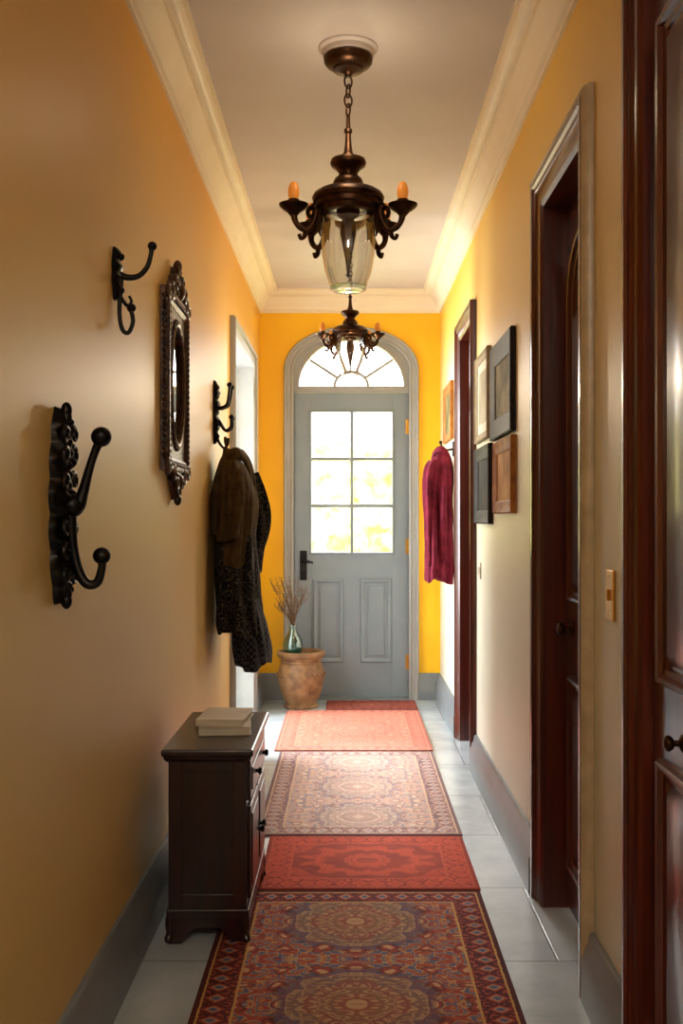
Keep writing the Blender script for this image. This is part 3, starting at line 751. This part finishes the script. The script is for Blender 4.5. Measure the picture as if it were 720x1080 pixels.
# ------------------------------------------------------------ rugs
def rug(nm,x0,x1,y0,y1,mat,rot=0,th=.009):
    W,L=x1-x0,y1-y0
    s=MB(); s.box(-W/2,W/2,-L/2,L/2,0,th)
    o=s.obj(nm,mat,None,bevel=.003,loc=((x0+x1)/2,(y0+y1)/2,0.0005)); o.rotation_euler=(0,0,rot)
    return o
RA=rug_mat('rug_crimson_blue',.85,1.66,(150,66,54),(70,92,118),(196,160,116),(60,34,38),(192,146,84),per=.56,k=30,wearf=.15,med=.42)
RB=rug_mat('rug_red_medallion',.765,.60,(192,78,52),(172,66,48),(112,50,40),(104,40,34),(168,76,54),per=.62,style=1,k=42,wearf=.3,med=.75,cs=1.4)
RC=rug_mat('rug_muted_persian',.83,1.50,(184,146,134),(126,124,140),(214,194,172),(92,72,86),(198,168,138),per=.5,k=36,wearf=.25,med=.45)
RD=rug_mat('rug_salmon',.87,1.22,(204,130,112),(190,118,104),(220,166,142),(170,96,86),(212,148,124),per=.6,k=30,wearf=.35,med=.5)
RE=rug_mat('rug_door_mat',.80,.36,(150,74,66),(130,66,62),(190,132,106),(92,46,46),(172,104,82),per=.4,k=40)
rug('runner_rug',-.405,.445,1.88,3.545,RA)
rug('runner_rug',-.315,.450,3.56,4.16,RB)
rug('runner_rug',-.375,.455,4.175,5.675,RC)
rug('runner_rug',-.41,.46,5.71,6.90,RD)
rug('door_mat',-.155,.46,6.93,7.29,RE,0.0,.007)

# ------------------------------------------------------------ pictures
def art_mat(name,c1,c2,c3,sc=6):
    g=G(name); f=g.noise(sc,6,rough=.6)
    g.color(g.ramp(f,[(.3,lin(c1)),(.5,lin(c2)),(.7,lin(c3))])); g.set(Roughness=.7); g.bsdf.inputs['Specular IOR Level'].default_value=.15; return g.mat
def fr(name,c1,c2,**k):
    mt_=simple(name,c1,c2,.6,scale=20,bump=.1,**k); mt_.node_tree.nodes['Principled BSDF'].inputs['Specular IOR Level'].default_value=.2; return mt_
M_fdark=fr('dark_frame_wood',(18,10,7),(40,23,14))
M_fgold=fr('gold_brown_frame',(140,84,30),(182,120,50))
M_fpale=fr('pale_frame_wood',(140,122,94),(170,152,122))
M_mat=simple('ivory_mount',(214,206,186),(224,216,198),.8,scale=10,bump=0)
def picture(y0,y1,z0,z1,fm,am,fw=.035,mount=.05):
    e=empty('framed_picture',right_M((y0+y1)/2,(z0+z1)/2))
    W,Hh=(y1-y0)/2-fw,(z1-z0)/2-fw
    MB().sweep([(-.004,.004),(-.004,.010),(.006,.016),(fw*.6,.016),(fw-.006,.024),(fw,.020),(fw,.002),(.0,.002)],rect(-W,W,-Hh,Hh),n3,True).obj('frame',fm,e,smooth=True)
    MB().box(-W,W,-Hh,Hh,.003,.008).obj('mount',M_mat if mount else am,e)
    if mount: MB().box(-W+mount,W-mount,-Hh+mount,Hh-mount,.008,.0095).obj('print',am,e)
AG=art_mat('landscape_print',(52,52,34),(120,108,66),(160,146,98))
AP=art_mat('pale_sketch',(140,130,108),(176,166,142),(196,188,166),4)
AD=art_mat('dark_print',(20,18,16),(38,30,24),(62,50,36))
AO=art_mat('amber_print',(150,96,40),(190,134,64),(214,170,104),5)
picture(4.03,4.62,1.615,2.02,M_fdark,AG,.085,0)
picture(4.72,5.20,1.645,2.06,M_fpale,AP,.035,.05)
picture(4.02,4.53,1.295,1.600,M_fgold,AO,.05,0)
picture(4.67,5.20,1.25,1.615,M_fdark,AD,.06,0)
picture(6.42,6.92,1.77,2.13,M_fgold,AG,.05,0)
e=empty('light_switch',right_M(2.56,1.085))
MB().box(-.035,.035,-.062,.062,.0,.007).obj('plate',M_brass,e,bevel=.003)
MB().box(-.006,.006,-.014,.014,.007,.014).box(-.003,.003,.044,.05,.007,.009).box(-.003,.003,-.05,-.044,.007,.009).obj('toggle',M_brass,e,bevel=.002)
e=empty('light_switch',right_M(5.12,1.02))
MB().box(-.03,.03,-.04,.04,.0,.008).obj('plate',M_mat,e,bevel=.003)
MB().box(-.012,.012,-.02,.02,.008,.012).obj('rocker',M_mat,e,bevel=.002)

# ------------------------------------------------------------ garden outside
MB().box(-12,12,D+.16,26,-.25,-.12).obj('garden_lawn',simple('lawn',(150,170,90),(196,204,120),.9,scale=3,bump=.4,bd=.05))
s=MB(); nx,nz=150,60
for j in range(nz+1):
    for i in range(nx+1):
        x=-6+12*i/nx; top=2.5+.5*mnoise.noise(Vector((x*.7,3.3,0)))+.25*mnoise.noise(Vector((x*2.5,1.3,0)))
        z=-.115+(top+.115)*j/nz
        dd=.55*mnoise.noise(Vector((x*1.3,z*1.3,5)))+.3*mnoise.noise(Vector((x*3.7,z*3.7,9)))+.16*mnoise.noise(Vector((x*9,z*9,2)))
        s.v.append((x,15-dd+.9*(j/nz)**2,z))
for j in range(nz):
    for i in range(nx): q=j*(nx+1)+i; s.f.append([q,q+1,q+nx+2,q+nx+1])
s.obj('garden_hedge',simple('foliage',(150,146,66),(226,218,160),.9,scale=6,bump=.4,bd=.05,detail=8),smooth=True,auto=False)

# ------------------------------------------------------------ lights & world
sc=bpy.context.scene
wd=bpy.data.worlds.new('World'); sc.world=wd; wd.use_nodes=True
bg=wd.node_tree.nodes['Background']; bg.inputs[0].default_value=(1.0,.985,.95,1); bg.inputs[1].default_value=10.0
def area(nm,loc,rot,sx_,sy_,p,col,portal=False):
    l=bpy.data.lights.new(nm,'AREA'); l.shape='RECTANGLE'; l.size=sx_; l.size_y=sy_; l.energy=p; l.color=col
    if portal: l.cycles.is_portal=True
    o=bpy.data.objects.new(nm,l); bpy.context.collection.objects.link(o); o.location=loc; o.rotation_euler=rot; return o
area('portal_door',(UC,D+.13,1.55),(-pi/2,0,0),.66,1.1,1,(1,1,1),True)
area('portal_fanlight',(UC,D+.13,2.38),(-pi/2,0,0),.76,.36,1,(1,1,1),True)
area('portal_side',(sx-.12,6.27,1.45),(0,-pi/2,0),1.9,1.45,1,(1,1,1),True)
area('side_room_daylight',(sx+.05,6.27,1.45),(0,-pi/2,0),1.7,1.3,145,(.84,.93,1.0))
area('rear_fill_light',(0,-.9,2.8),(math.radians(28),0,0),.9,1.4,50,(1,.93,.80))  # added warm fill behind the camera, no lamp fixture there
def pt(nm,loc,p,col=(1,.80,.55),r=.05):
    l=bpy.data.lights.new(nm,'POINT'); l.energy=p; l.color=col; l.shadow_soft_size=r
    o=bpy.data.objects.new(nm,l); bpy.context.collection.objects.link(o); o.location=loc
pt('chandelier_glow',(0,3.45,2.60),2.0); pt('chandelier_glow',(0,5.5,1.96),15)
sl=bpy.data.lights.new('sun','SUN'); sl.energy=12; sl.angle=math.radians(12); sl.color=(1,.97,.92)
so=bpy.data.objects.new('sun',sl); bpy.context.collection.objects.link(so)
so.rotation_euler=Vector((.05,-1,-.62)).to_track_quat('-Z','Y').to_euler()

# ------------------------------------------------------------ camera
cam=bpy.data.cameras.new('camera'); co=bpy.data.objects.new('camera',cam); bpy.context.collection.objects.link(co)
co.location=(0,0,CAMZ); co.rotation_euler=(pi/2,0,0)
cam.sensor_fit='VERTICAL'; cam.sensor_height=36; cam.sensor_width=24; cam.lens=1100/1080*36
cam.shift_x=-8/1080; cam.shift_y=8/1080; cam.clip_start=.05
sc.camera=co
sc.view_settings.view_transform='Standard'; sc.view_settings.look='None'; sc.view_settings.exposure=0.18
